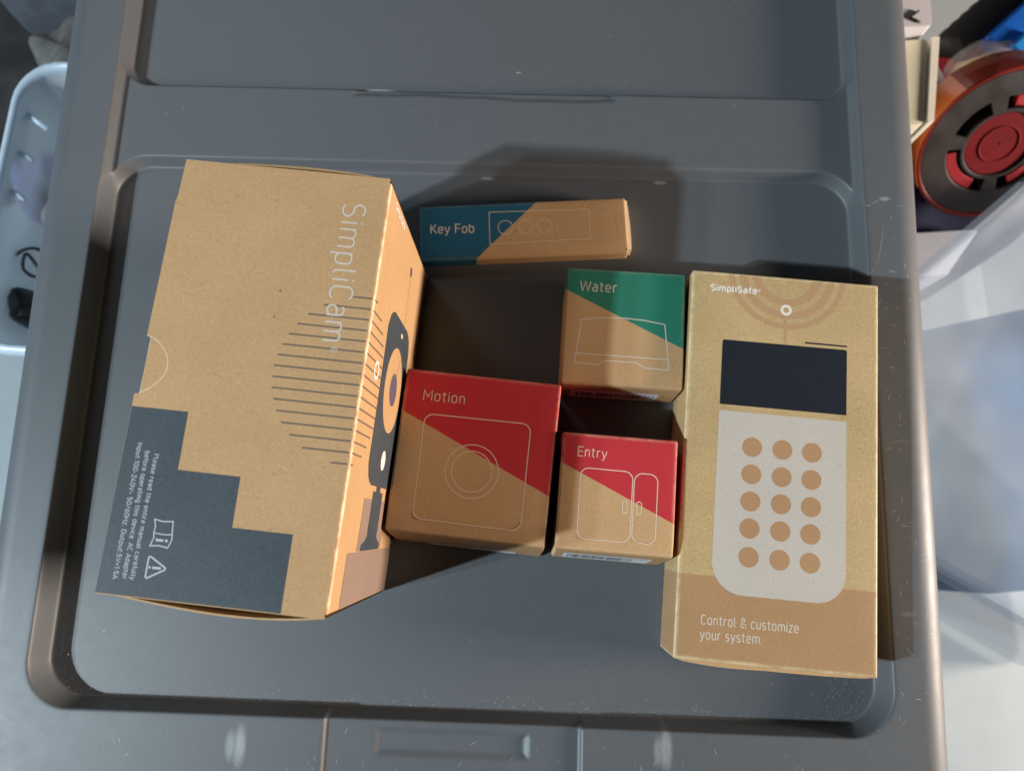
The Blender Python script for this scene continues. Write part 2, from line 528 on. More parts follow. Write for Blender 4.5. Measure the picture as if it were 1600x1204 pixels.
def build_tote():
    tote = empty('storage_tote', (0, 0, 0), LID_YAW, label='large grey plastic storage tote whose ribbed lid carries the cardboard boxes', cat='storage tote')
    us = np.concatenate([np.arange(-28.9, -24.9, .12), np.arange(-24.9, -22.2, .045), np.arange(-22.2, 16.2, .08), np.arange(16.2, 18.9, .045), np.arange(18.9, 22.75, .12)])
    vs = np.concatenate([np.arange(-14.65, -9.7, .08), np.arange(-9.7, -8.9, .035), np.arange(-8.9, 17.9, .08), np.arange(17.9, 20.7, .045), np.arange(20.7, 24.2, .08), np.arange(24.2, 26.8, .045), np.arange(26.8, 34.0, 0.08), np.arange(34.0, 53.5, .5), np.arange(53.5, 58.25, .12)])
    U, V = np.meshgrid(us, vs, indexing='ij')
    sdv = sd_out(U, V)
    e = 1e-3
    gx = (sd_out(U + e, V) - sd_out(U - e, V)) / (2 * e)
    gy = (sd_out(U, V + e) - sd_out(U, V - e)) / (2 * e)
    over = np.maximum(sdv, 0)
    U2, V2 = U - gx * over * .97, V - gy * over * .97
    Z = lid_height(U2, V2) - np.minimum(over * 9.0, 2.6)
    P = np.stack([U2, V2, Z], -1).reshape(-1, 3) * CM
    nu, nv = U.shape
    idx = np.arange(nu * nv).reshape(nu, nv)
    q = np.stack([idx[:-1, :-1], idx[1:, :-1], idx[1:, 1:], idx[:-1, 1:]], -1).reshape(-1, 4)
    me = bpy.data.meshes.new('lid')
    me.vertices.add(len(P))
    me.vertices.foreach_set('co', P.astype(np.float32).ravel())
    me.loops.add(q.size)
    me.loops.foreach_set('vertex_index', q.astype(np.int32).ravel())
    me.polygons.add(len(q))
    me.polygons.foreach_set('loop_start', np.arange(0, q.size, 4, dtype=np.int32))
    me.polygons.foreach_set('use_smooth', np.ones(len(q), dtype=bool))
    me.update(calc_edges=True)
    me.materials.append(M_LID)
    lid = put(bpy.data.objects.new('lid', me), tote)
    # tapering body below the lid
    V_, F_ = [], []
    rings = [(-1.0, 0.9), (-6.0, 1.3), (-6.4, 1.9), (-38.0, 4.2)]
    for z, ins in rings:
        pts = round_poly([(OUT[0] + ins, OUT[2] + ins), (OUT[1] - ins, OUT[2] + ins), (OUT[1] - ins, OUT[3] - ins), (OUT[0] + ins, OUT[3] - ins)], 3.0, 6)
        for a, b in pts:
            V_.append((a, b, z))
    n = len(V_) // len(rings)
    for k in range(len(rings) - 1):
        for j in range(n):
            F_.append([k * n + j, k * n + (j + 1) % n, (k + 1) * n + (j + 1) % n, (k + 1) * n + j])
    F_.append(list(range(3 * n, 4 * n))[::-1])
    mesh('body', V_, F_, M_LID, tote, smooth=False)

    # scratches and dust lying on the lid
    def zat(a, b): return float(lid_height(np.array([a]), np.array([b]))[0])
    V_, F_ = [], []
    def scratch(a, b, ang, ln, w):
        bend = random.uniform(-.35, .35)
        pts = []
        for k in range(5):
            t = k / 4 - .5
            aa = ang + bend * t
            pts.append((a + math.cos(aa) * ln * t, b + math.sin(aa) * ln * t))
        i = len(V_)
        for k, (x, y) in enumerate(pts):
            ww = w * (1 - abs(k / 4 - .5) * 1.5)
            nx, ny = -math.sin(ang) * ww / 2, math.cos(ang) * ww / 2
            for s in (-1, 1):
                X_, Y_ = x + s * nx, y + s * ny
                V_.append((X_, Y_, zat(X_, Y_) + .008))
        for k in range(4):
            j = i + 2 * k
            F_.append([j, j + 2, j + 3, j + 1])
    for _ in range(85):   # right rim, worst scratched
        scratch(random.uniform(18.6, 20.9), random.uniform(-9, 19), random.choice([0, math.pi / 2, -0.9, 0.3, 1.2]) + random.gauss(0, .2), random.uniform(.08, .5), random.uniform(.010, .022))
    scratch(19.25, 15.9, 1.36, 2.4, .014)
    scratch(19.3, -5.3, -.95, .75, .02)
    scratch(19.6, 5.1, 0.02, 1.5, .012)
    for _ in range(60):   # near rim
        scratch(random.uniform(-24, 18), random.uniform(-11.9, -9.8), random.gauss(1.6, .5), random.uniform(.08, .4), random.uniform(.010, .02))
    for _ in range(75):
        scratch(random.uniform(-24, 18), random.uniform(-8, 32), random.uniform(0, 3.1), random.uniform(.06, .3), random.uniform(.009, .018))
    scratch(-1.0, 26.7, .2, .36, .05)
    mesh('scratch_marks', V_, F_, mat_plain('scratch_white', (.42, .43, .45), .6), lid, kind='stuff')
    V_, F_ = [], []
    def speck(a, b, r):
        z = zat(a, b)
        i = len(V_)
        k = random.uniform(0, 1.5)
        n_ = 5
        V_.append((a, b, z + r * .7))
        for j in range(n_):
            t = k + 2 * math.pi * j / n_
            rr = r * random.uniform(.6, 1.2)
            V_.append((a + math.cos(t) * rr, b + math.sin(t) * rr, z + .002))
        for j in range(n_):
            F_.append([i, i + 1 + j, i + 1 + (j + 1) % n_])
    for _ in range(420):   # grit caught along the near wall of the tray
        t = random.random() ** .7
        speck(-24 + 42 * random.random(), -9.15 + abs(random.gauss(0, .35)), random.uniform(.010, .026))
    for _ in range(220):
        speck(random.gauss(16.3, 1.0), random.gauss(-7.6, .8), random.uniform(.009, .024))
    for _ in range(120):
        speck(-24.1 + abs(random.gauss(0, .6)), random.uniform(-9, -2), random.uniform(.008, .018))
    for _ in range(650):
        speck(random.uniform(-27, 21), random.uniform(-12, 33), random.uniform(.006, .017))
    for _ in range(60):
        speck(random.uniform(18.6, 21), random.uniform(-10, 30), random.uniform(.008, .02))
    mesh('dust_specks', V_, F_, mat_plain('dust_specks', (.34, .33, .31), .8), lid, kind='stuff')
    V_, F_ = [], []
    speck(-21.68, -5.99, .075); speck(-23.39, -7.23, .06); speck(-20.9, -6.9, .03)
    mesh('crumbs', V_, F_, mat_plain('crumb_tan', (.36, .27, .16), .8), lid, kind='stuff')
    return tote

build_tote()

# ------------------------------------------------------------------ inks shared by the boxes
M_SILVER = mat_ink('pale_ink', (0.52, 0.45, 0.375), .35)
M_LINE = mat_ink('outline_ink', (0.58, 0.45, 0.35), .35)
M_NAVY = mat_ink('navy_ink', (0.010, 0.014, 0.021), .9, .7, .1)
M_STRIPE = mat_ink('stripe_ink', (0.135, 0.102, 0.075), .6)
M_SLATE = mat_ink('slate_ink', (0.043, 0.055, 0.066), 1.9, .5)
M_BROWN = mat_ink('brown_ink', (0.30, 0.19, 0.135), .6)
M_BROWNS = mat_ink('stand_brown_ink', (0.235, 0.165, 0.13), .6)
M_TAN = mat_ink('tan_ink', (0.335, 0.195, 0.098), .8)
M_RING = mat_ink('ring_ink', (0.365, 0.225, 0.118), .8)
M_GREYWHITE = mat_ink('grey_white_ink', (0.42, 0.385, 0.34), .55)
M_WHITE = mat_ink('white_ink', (0.64, 0.60, 0.54), .3)
M_PURPLE = mat_ink('violet_grey_ink', (0.085, 0.075, 0.10), .6)
M_LABEL = mat_ink('sticker_white', (0.70, 0.72, 0.76), .12, .4)
M_BLACK = mat_ink('barcode_black', (0.015, 0.015, 0.018), .2)
M_KRAFT = mat_paper('kraft_flap', KRAFT)
M_PALE = mat_paper('kraft_cut_edge', (0.76, 0.58, 0.38))

def sticker(parent, W, H, x0, x1, z0, z1, lean, lab):
    """white barcode sticker on the near side of a small box (side leans out by lean at the foot)"""
    def fn(a, b, z):
        y = -W / 2 - lean * (1 - b / H)
        return (a, y - z, b)
    f = Face(parent, fn)
    f.poly([(x0, z0), (x1, z0), (x1, z1), (x0, z1)], 1)
    st = f.build('barcode_sticker', M_LABEL, label=lab)
    f.parent = st
    x = x0 + .25 if z1 - z0 > 1 else x1
    rr = random.Random(int(W * 100))
    while x < x1 - .9:
        w = rr.choice([.03, .03, .06, .09])
        f.poly([(x, z0 + .35), (x + w, z0 + .35), (x + w, z1 - .45), (x, z1 - .45)], 2)
        x += w + rr.choice([.03, .05, .08])
    for k in range(3 if z1 - z0 > 1 else 0):
        xx = x1 - .75 + k * .22
        f.poly([(xx, z1 - .60), (xx + .13, z1 - .60), (xx + .13, z1 - .45), (xx, z1 - .45)], 2)
    if f.f: f.build('barcode', M_BLACK)

def small_warp(W, H, lean, back=0.0):
    def w(V):
        t = np.clip((-V[:, 1]) / (W / 2), 0, 1) ** 6
        V = V.copy()
        V[:, 1] -= lean * (1 - V[:, 2] / H) * t
        s = np.clip(V[:, 1] / (W / 2), 0, 1) ** 6
        V[:, 1] += back * (1 - V[:, 2] / H) * s
        # the near edge of the lid panel is softly folded down
        q = np.clip((-V[:, 1] - (W / 2 - .50)) / .50, 0, 1) ** 2 * np.clip(V[:, 2] / H * 3 - 2, 0, 1)
        V[:, 2] -= .17 * q
        return V
    return w

def box_thing(name, loc, yaw, dims, mat, label, r=.10, warp=None, cat='box'):
    t = empty(name, (loc[0], loc[1], 0.0), math.radians(yaw), label=label, cat=cat)
    v, f = rounded_box(*dims, r=r, warp=warp)
    b = mesh('carton', v, f, mat, t, smooth=True)
    weld(b)
    return t, b

def half_plane(p, q):
    """line p->q (cm): normal pointing to the left of p->q ; returns nx, ny, c in metres"""
    d = (Vector(q) - Vector(p)).normalized()
    n = Vector((-d.y, d.x))
    return n.x, n.y, n.dot(Vector(p)) * CM

# ------------------------------------------------------------------ motion sensor box
def build_motion():
    D = (7.79, 8.02, 3.8)
    nx, ny, c = half_plane((-3.895, 1.897), (3.895, -1.573))
    mat = mat_paper('motion_carton', KRAFT, D, [(nx, ny, c, (0.40, 0.020, 0.028))], wear=.30, wear_col=(.62, .42, .30))
    t, b = box_thing('sensor_box', (-2.08, 3.61), -10.4, D, mat, 'red and kraft cardboard box lettered Motion, touching the tall box', r=.12, warp=small_warp(8.02, 3.8, .55))
    f = Face(t, top_fn(3.8))
    text_on(f, 'Motion', (-2.91, 2.50), (-0.80, 2.52), .50, .046)
    f.build('printed_lettering', M_LINE)
    f.stroke(round_poly([(-2.70, 1.82), (2.60, 1.87), (2.62, -3.36), (-2.63, -3.31)], .45), .046, True)
    f.ring((-.05, -.76), 1.285, 1.330)
    f.ring((-.05, -.76), .970, 1.014)
    f.build('printed_outline', M_LINE)
    sticker(t, 8.02, 3.8, -2.0, 2.5, .1, .75, .55, 'white barcode sticker on the near side')
build_motion()

def build_entry():
    D = (5.64, 5.63, 3.9)
    nx, ny, c = half_plane((-2.82, 1.335), (2.82, -1.222))
    mat = mat_paper('entry_carton', KRAFT, D, [(nx, ny, c, (0.40, 0.022, 0.030))], wear=.32, wear_col=(.72, .52, .36))
    t, b = box_thing('sensor_box', (4.71, 1.29), -8.66, D, mat, 'smallest red and kraft cardboard box, lettered Entry', r=.11, warp=small_warp(5.63, 3.9, .50))
    f = Face(t, top_fn(3.9))
    text_on(f, 'Entry', (-2.045, 1.70), (-.615, 1.67), .45, .044)
    f.build('printed_lettering', M_LINE)
    f.stroke(round_poly([(-1.825, 1.14), (.715, 1.11), (.71, -2.245), (-1.82, -2.25)], .40), .044, True)
    f.stroke(round_poly([(.795, 1.08), (1.93, 1.07), (1.93, -2.265), (.80, -2.21)], .40), .044, True)
    for cx in (.40, 1.083):
        f.stroke(round_poly([(cx - .115, -.29), (cx + .115, -.29), (cx + .115, -.90), (cx - .115, -.90)], .112), .040, True)
    f.build('printed_outline', M_LINE)
    sticker(t, 5.63, 3.9, -2.3, 2.1, .4, 2.5, .50, 'white barcode sticker on the near side')
build_entry()

def build_water():
    D = (6.25, 6.2, 3.0)
    nx, ny, c = half_plane((-3.14, 1.89), (3.14, -.977))
    mat = mat_paper('water_carton', KRAFT, D, [(nx, ny, c, (0.018, 0.155, 0.100))], wear=.22, wear_col=(.55, .40, .26))
    t, b = box_thing('sensor_box', (5.99, 9.78), -7.84, D, mat, 'green and kraft cardboard box lettered Water', r=.12, warp=small_warp(6.2, 3.0, .16))
    f = Face(t, (lambda a, b, z: (a * 1.0335, b * 1.0335, 3.0 + z)))
    text_on(f, 'Water', (-2.29, 1.80), (-.44, 1.80), .50, .062)
    f.build('printed_lettering', M_SILVER)
    o = [(-2.147, .283), (-1.12, .433), (-.061, .485), (1.008, .435), (2.029, .283), (2.293, -2.03), (1.063, -2.0), (.663, -1.757), (-.891, -1.757), (-1.264, -1.992), (-2.39, -1.935)]
    f.stroke(o, .050, True)
    f.stroke([(-2.31, -1.46), (2.22, -1.505)], .046)
    f.build('printed_outline', M_SILVER)
    sticker(t, 6.2, 3.0, -2.5, 2.15, .1, 1.75, .16, 'white barcode sticker on the near side')
build_water()

def build_key():
    D = (11.35, 3.15, 1.05)
    nx, ny, c = half_plane((-2.40, -1.42), (.85, 1.565))
    mat = mat_paper('key_fob_carton', KRAFT, D, [(nx, ny, c, (0.010, 0.085, 0.150))], wear=.2, wear_col=(.5, .38, .25))
    t, b = box_thing('key_fob_box', (1.20, 16.38), -1.62, D, mat, 'narrow flat blue and kraft box lettered Key Fob', r=.12, warp=small_warp(3.15, 1.05, .02))
    t.scale = (1.0304, 1.0304, 1)
    f = Face(t, top_fn(1.05))
    text_on(f, 'Key Fob', (-5.02, -.03), (-2.64, -.08), .50, .064)
    f.build('printed_lettering', M_SILVER)
    f.stroke([(-1.79, 1.06), (3.67, .985), (3.64, -.71), (-1.80, -.78)], .036, True)
    for cx in (-.93, .15, 1.21):
        f.ring((cx, .145), .375, .41)
    f.build('printed_outline', M_LINE)
    f.stroke([(3.68, .72), (5.13, .755), (5.12, -.59), (3.68, -.59)], .026)
    f.stroke([(3.66, 1.56), (3.67, 1.0)], .022)
    f.build('printed_ring_outline', mat_ink('faint_outline_ink', (.50, .36, .24), .4))
    # tuck flap at the open end: a bent board standing a little proud
    V_, F_ = [], []
    nn = 10
    for k in range(nn + 1):
        y = -1.42 + 2.84 * k / nn
        bulge = .10 + .09 * math.cos((y + .5) / 1.42 * 1.2)
        for x, z in ((5.60, .99), (5.675 + bulge, .95), (5.675 + bulge + .03, .12), (5.60, .1)):
            V_.append((x, y, z))
    for k in range(nn):
        for j in range(3):
            a = 4 * k + j
            F_.append([a, a + 1, a + 5, a + 4])
    F_.append([0, 3, 2, 1]); F_.append([4 * nn, 4 * nn + 1, 4 * nn + 2, 4 * nn + 3])
    mesh('end_flap', V_, F_, M_PALE, t, smooth=False)
build_key()

# ------------------------------------------------------------------ keypad box
def build_keypad():
    L, W, H = 9.51, 19.24, 3.42
    nx, ny, c = half_plane((4.717, -5.694), (-4.738, -5.689))
    gold = (0.400, 0.285, 0.140)
    mat = mat_paper('keypad_carton', gold, (L, W, H), [(nx, ny, c, (0.33, 0.195, 0.096))], wear=.5, amount=1.5, rough=.5, wear_col=(.78, .66, .42), spec=.4)
    t, b = box_thing('keypad_box', (12.92, 2.24), -9.32, (L, W, H), mat, 'long golden kraft box printed with a keypad and the words Control & customize your system', r=.10)
    f = Face(t, top_fn(H))
    yb = W / 2 - .1
    def clip(x, y): return (x, min(y, yb))
    # three broad rings cut off by the far edge of the lid panel
    cx, cy = .10, 9.86
    for r0, r1 in ((1.40, 1.80), (2.10, 2.46), (2.74, 3.00)):
        a0 = math.degrees(math.asin((yb - cy) / r1))
        seg = 60
        i = len(f.v)
        for k in range(seg + 1):
            a1_ = 180 - math.degrees(math.asin((yb - cy) / r1)), 360 + math.degrees(math.asin((yb - cy) / r1))
            a2_ = 180 - math.degrees(math.asin((yb - cy) / r0)), 360 + math.degrees(math.asin((yb - cy) / r0))
            for rr, (s, e_) in ((r0, a2_), (r1, a1_)):
                a = math.radians(s + (e_ - s) * k / seg)
                f.v.append(f.fn(cx + rr * math.cos(a), cy + rr * math.sin(a), LAY))
        for k in range(seg):
            j = i + 2 * k
            f.f.append([j, j + 1, j + 3, j + 2])
    f.stroke([(.055, 7.6), (.07, 6.08)], .12, lay=1.2)
    f.build('printed_rings', M_RING)
    f.ring((.085, 7.865), .15, .285, lay=2)
    f.build('printed_ring_mark', M_WHITE)
    f.poly(round_poly([(-3.08, 6.04), (3.19, 6.04), (3.19, 2.69), (-3.09, 2.70)][::-1], [0, 0, .12, .12]), 1)
    f.stroke([(1.08, 6.235), (3.19, 6.225)], .085)
    f.build('printed_screen', M_NAVY)
    f.poly(round_poly([(-3.11, 2.39), (-3.15, -6.47), (3.24, -6.47), (3.20, 2.37)], [0, 1.5, 1.4, 0], 12), 1)
    f.build('printed_keypad', M_GREYWHITE)
    ys = (.67, -.67, -1.99, -3.293, -4.65)
    for y in ys:
        for x in (-1.405, .078, 1.526):
            f.disk((x, y), .485, 2)
    f.build('printed_keys', M_TAN)
    text_on(f, 'Control & customize', (-3.55, -7.94), (1.055, -7.91), .42, .050)
    text_on(f, 'your system.', (-3.55, -8.62), (-.65, -8.58), .42, .050)
    f.build('printed_lettering', M_SILVER)
    text_on(f, 'SimpliSafe', (-3.79, 8.61), (-1.44, 8.60), .30, .075, lay=2)
    f.ring((-1.31, 8.80), .035, .065, lay=2)
    f.build('printed_logo', M_WHITE)
    # near end: tucked flap, sagging between the corners so that slots open
    V_, F_ = [], []
    n = 24
    for k in range(n + 1):
        x = -L / 2 + .12 + (L - .24) * k / n
        s = k / n
        dip = .16 * (math.sin(s * math.pi) ** .6) + .08 * max(0, math.sin(s * 2 * math.pi * 1.0 + .3)) 
        zt = H - .04 - .22 * (1 if s < .02 or s > .98 else 0)
        V_ += [(x, -W / 2 + .03, zt), (x, -W / 2 - dip, zt - .06), (x, -W / 2 - dip * .8, .2), (x, -W / 2 + .03, .15)]
    for k in range(n):
        for j in range(3):
            a = 4 * k + j
            F_.append([a, a + 1, a + 5, a + 4])
    mesh('end_flap', V_, F_, M_KRAFT, t, smooth=False)
build_keypad()

# ------------------------------------------------------------------ tall camera box
def build_camera_box():
    L, W, H = 8.75, 17.67, 11.54
    t = empty('camera_box', (-10.22, 6.62, 0), math.radians(-10.13), label='tall kraft box lettered SimpliCam with dark stepped print', cat='box')
    mat = mat_paper('camera_carton', KRAFT, (L, W, H), [], wear=1.0, wear_col=(.86, .70, .50))
    def warp(V):
        V = V.copy()
        # ends sit a little inside the folded end flaps; the long sides bow slightly
        mid = np.cos(np.clip(V[:, 1] / (W / 2), -1, 1) * math.pi / 2)
        side = np.sign(V[:, 0]) * np.clip(np.abs(V[:, 0]) / (L / 2), 0, 1) ** 8
        zz = np.sin(np.clip(V[:, 2] / H, 0, 1) * math.pi)
        V[:, 0] += .10 * mid * side * zz
        return V
    v, f_ = rounded_box(L, W - .30, H, r=.10, warp=warp, n=11)
    b = mesh('carton', v, f_, mat, t, smooth=True)
    weld(b)
    # loose top panel, its left edge cut for the thumb tab
    zt = H
    out = [(L / 2 - .10, W / 2), (-L / 2 + .02, W / 2), (-4.40, 7.20), (-4.455, 6.92), (-4.48, 1.18)]
    for k in range(1, 8):
        pass
    out += [(-4.30, 1.10), (-4.30, -1.17), (-4.51, -1.20), (-4.50, -1.69), (-4.44, -W / 2), (L / 2 - .10, -W / 2)]
    V_ = [(x, y, zt + .05) for x, y in out] + [(x, y, zt + .005) for x, y in out]
    n = len(out)
    F_ = [list(range(n))] + [[k, n + k, n + (k + 1) % n, (k + 1) % n] for k in range(n)]
    mesh('top_panel', V_, F_, mat_paper('camera_top_panel', KRAFT), t)
    H2 = zt + .05
    f = Face(t, top_fn(H2))
    # thumb tab crease
    f.stroke([(-4.47, 1.18), (-4.20, 1.09), (-3.92, .92), (-3.62, .61), (-3.45, .27), (-3.40, -.02), (-3.44, -.28), (-3.60, -.57), (-3.93, -.91), (-4.31, -1.16)], .030)
    f.build('thumb_tab_cut', mat_ink('cut_edge_pale', (.66, .53, .37), .3))
    for x, y, r_ in ((.536, 3.57, .085), (-.268, 7.39, .04), (.467, 2.475, .055), (-2.645, 3.50, .035), (-.244, 4.26, .03)):
        f.poly([(x + r_ * random.uniform(.6, 1.2) * math.cos(a * .785), y + r_ * random.uniform(.6, 1.2) * math.sin(a * .785)) for a in range(8)], 1)
    f.build('stain_spots', mat_ink('stain_brown', (.22, .135, .075), .8), kind='stuff')
    # stepped slate print
    f.poly([(-4.49, -1.70), (-2.236, -1.695), (-2.205, -3.965), (.255, -3.97), (.28, -5.90), (2.63, -5.90), (2.645, -8.80), (-4.43, -8.80)][::-1], 1)
    f.build('printed_steps', M_SLATE)
    # stripes: chords of a circle that folds over the long edge
    cy, rad, cxs = .30, 3.40, 4.20
    ts = [3.62 - .4447 * k for k in range(16)]
    for y in ts:
        h2 = rad * rad - (y - cy) ** 2
        x0 = cxs - math.sqrt(max(h2, .2))
        f.stroke([(x0, y), (L / 2 - .09, y)], .072, lay=1)
    f.build('printed_stripes', M_STRIPE)
    # lettering
    text_on(f, 'SimpliCam', (2.53, 7.59), (2.545, 1.67), .93, .078, lay=2)
    f.ring((3.07, 1.39), .105, .13, lay=2, seg=28)
    text_on(f, 'R', (3.00, 1.44), (3.0, 1.34), .14, .02, lay=2)
    f.build('printed_lettering', M_SILVER)
    M_TXT = mat_ink('small_print_ink', (.40, .42, .43), .3)
    text_on(f, 'Please read the entire manual carefully', (-3.23, -3.456), (-3.20, -8.20), .175, .026, lay=2)
    text_on(f, 'before operating this device. AC Adapter', (-3.60, -3.389), (-3.51, -8.21), .175, .026, lay=2)
    text_on(f, 'Input:100-240V~ 50/60Hz, Output:5V=1.5A', (-3.95, -3.095), (-3.87, -8.245), .175, .026, lay=2)
    f.build('printed_small_text', M_TXT)
    # manual icon and warning triangle
    f.stroke([(-2.72, -5.91), (-2.36, -5.96), (-2.0, -5.92), (-1.97, -6.2), (-1.945, -6.41), (-1.92, -6.60), (-2.02, -6.91), (-2.36, -6.86), (-2.71, -6.90), (-2.62, -6.60), (-2.66, -6.41), (-2.64, -6.17)], .045, True, lay=2)
    f.stroke([(-2.655, -6.41), (-2.30, -6.44), (-1.945, -6.41)], .04, lay=2.2)
    f.stroke([(-2.52, -6.66), (-2.235, -6.66)], .085, lay=2)
    f.stroke([(-2.50, -6.60), (-2.50, -6.72)], .05, lay=2.2)
    f.disk((-2.12, -6.657), .055, 2)
    f.stroke(round_poly([(-2.665, -7.25), (-1.905, -7.675), (-2.655, -8.12)], .06, 4), .06, True, lay=2)
    f.disk((-2.56, -7.684), .045, 2)
    f.stroke([(-2.46, -7.684), (-2.13, -7.679)], .085, lay=2)
    f.build('printed_symbols', M_TXT)

    # ---- printed long side (front of the pack): s runs down from the top edge, tt along the box
    def side(s, tt, z):
        zz = H - s
        mid = math.cos(max(-1, min(1, tt / (W / 2))) * math.pi / 2)
        return (L / 2 + .10 * mid * math.sin(max(0, min(1, zz / H)) * math.pi) + z + .01, tt, zz)
    g = Face(t, side)
    def fine(p, q, n_=14):
        return [(p[0] + (q[0] - p[0]) * k / n_, p[1] + (q[1] - p[1]) * k / n_) for k in range(n_ + 1)]
    def grid(s0, s1, t0, t1, inside, lay, ns=70, nt_=80):
        """fill a shape by small cells so that it follows the bowed side"""
        ss = np.linspace(s0, s1, ns + 1); tt = np.linspace(t0, t1, nt_ + 1)
        ids = {}
        for i in range(ns):
            for j in range(nt_):
                if inside((ss[i] + ss[i + 1]) / 2, (tt[j] + tt[j + 1]) / 2):
                    q = []
                    for a, b_ in ((i, j), (i + 1, j), (i + 1, j + 1), (i, j + 1)):
                        if (a, b_) not in ids:
                            ids[(a, b_)] = len(g.v)
                            g.v.append(side(ss[a], tt[b_], lay * LAY))
                        q.append(ids[(a, b_)])
                    g.f.append(q)
    def fan(c, rx, ry, lay, seg=48, rings=5):
        i = len(g.v)
        g.v.append(side(c[0], c[1], lay * LAY))
        for r_ in range(1, rings + 1):
            for k in range(seg):
                a = 2 * math.pi * k / seg
                g.v.append(side(c[0] + rx * r_ / rings * math.cos(a), c[1] + ry * r_ / rings * math.sin(a), lay * LAY))
        for k in range(seg):
            g.f.append([i, i + 1 + k, i + 1 + (k + 1) % seg])
        for r_ in range(rings - 1):
            for k in range(seg):
                a, b_ = i + 1 + r_ * seg + k, i + 1 + r_ * seg + (k + 1) % seg
                g.f.append([a, a + seg, b_ + seg, b_])
    for y in ts:
        h2 = rad * rad - (y - cy) ** 2
        e_ = min(math.sqrt(max(h2, .2)) - .18, 3.0)
        g.stroke(fine((.09, y), (e_, y)), .072, lay=1)
    g.build('printed_side_stripes', M_STRIPE)
    def rr(s, t_, s0, s1, t0, t1, r_):
        qx = abs(s - (s0 + s1) / 2) - ((s1 - s0) / 2 - r_)
        qy = abs(t_ - (t0 + t1) / 2) - ((t1 - t0) / 2 - r_)
        return math.hypot(max(qx, 0), max(qy, 0)) + min(max(qx, qy), 0) - r_
    grid(2.9, 8.75, -3.6, 4.3, lambda s, q: rr(s, q, 2.95, 8.70, -3.58, 4.28, 1.2) < 0, 2, 90, 120)
    g.build('printed_camera', M_SLATE)
    fan((5.82, .95), 2.02, 2.02, 3, 56)
    g.build('printed_lens_ring', mat_ink('kraft_reserve', KRAFT, 1.0))
    fan((5.82, .98), .86, .78, 4)
    g.build('printed_lens', M_PURPLE)
    grid(6.0, 6.45, 3.62, 3.82, lambda s, q: True, 3, 4, 4)
    g.build('printed_slot', mat_ink('kraft_slot', (.62, .44, .28), .5))
    fan((5.85, -2.37), .48, .46, 3, 30, 2)
    g.build('printed_button', M_WHITE)
    g.ring((1.95, 1.10), .27, .42, lay=2)
    g.build('printed_ring_mark', M_WHITE)
    fan((6.58, 7.12), .27, .25, 1, 24, 2)
    g.stroke(fine((6.58, 6.9), (6.6, 4.28), 8), .03, lay=1)
    g.stroke(fine((6.58, 2.6), (5.95, 1.3), 8), .03, lay=5)
    g.build('printed_callout', M_PURPLE)
    def stand(s, q):
        if q > -3.85: return 5.35 < s < 6.25 and q > -3.9
        w_ = 1.12 - .12 * (-3.85 - q) / 2.3
        if q < -5.7: w_ += .95 * max(0, (-5.7 - q) / .45) ** 2.2
        return abs(s - 5.85) < min(w_, 2.05)
    grid(3.6, 8.1, -6.45, -3.6, stand, 2, 90, 60)
    g.build('printed_stand', M_SLATE)
    grid(3.22, 4.72, -6.44, -4.2, lambda s, q: True, 1, 12, 10)
    grid(6.98, 8.4, -6.44, -4.2, lambda s, q: True, 1, 12, 10)
    grid(1.66, 11.2, -8.62, -6.47, lambda s, q: True, 1, 40, 12)
    g.build('printed_blocks', M_BROWNS)
    text_on(g, 'SimpliSafe', (1.25, 8.13), (3.65, 8.10), .30, .075, lay=1)
    g.build('printed_logo', M_WHITE)

    # ---- folded end flaps, bowing out past the ends and leaving a dark slot below the panel edge
    def flap(sign, bow, peak, drop):
        V2, F2 = [], []
        n_ = 28
        th = .07
        for k in range(n_ + 1):
            s = k / n_
            x = -L / 2 + .03 + (L - .08) * s
            y = W / 2 - .12 + bow * (math.sin(math.pi * s ** peak)) ** .75
            zt_ = H - drop + .05
            V2 += [(x, sign * y, zt_), (x, sign * (y + th), zt_ - .02), (x, sign * (W / 2 - .12 + (y + th - W / 2 + .12) * .35), .1), (x, sign * (W / 2 - .14), .1)]
        for k in range(n_):
            for j in range(4):
                a, b_ = 4 * k + j, 4 * k + (j + 1) % 4
                F2.append([a, b_, b_ + 4, a + 4] if sign < 0 else [a, a + 4, b_ + 4, b_])
        return mesh('end_flap', V2, F2, M_KRAFT, t, smooth=False)
    flap(-1, .36, 1.25, .10)
    flap(1, .24, 1.4, .05)
build_camera_box()

# ------------------------------------------------------------------ what shows beside the tote, out of focus
M_FLOOR = mat_plain('floor_vinyl', (.27, .31, .33), .55, .3, .06, 14)
fl = mesh('floor', [(-150, -120, -39), (150, -120, -39), (150, 160, -39), (-150, 160, -39)], [[0, 1, 2, 3]], M_FLOOR, kind='structure')

def mat_clear(name, col, alpha, rough=.3):
    N = NT(name)
    N.b.inputs['Base Color'].default_value = (*col, 1)
    N.b.inputs['Roughness'].default_value = rough
    tr = N.n('ShaderNodeBsdfTransparent')
    tr.inputs[0].default_value = (.93, .96, 1, 1)
    mx = N.n('ShaderNodeMixShader')
    k = N.rng(N.noise(N.obj(), 12, 2), .3, .7, alpha - .05, alpha + .05)
    N.link(k, mx.inputs[0])
    N.link(tr.outputs[0], mx.inputs[1])
    N.link(N.b.outputs[0], mx.inputs[2])
    N.link(mx.outputs[0], N.out.inputs[0])
    return N.mat

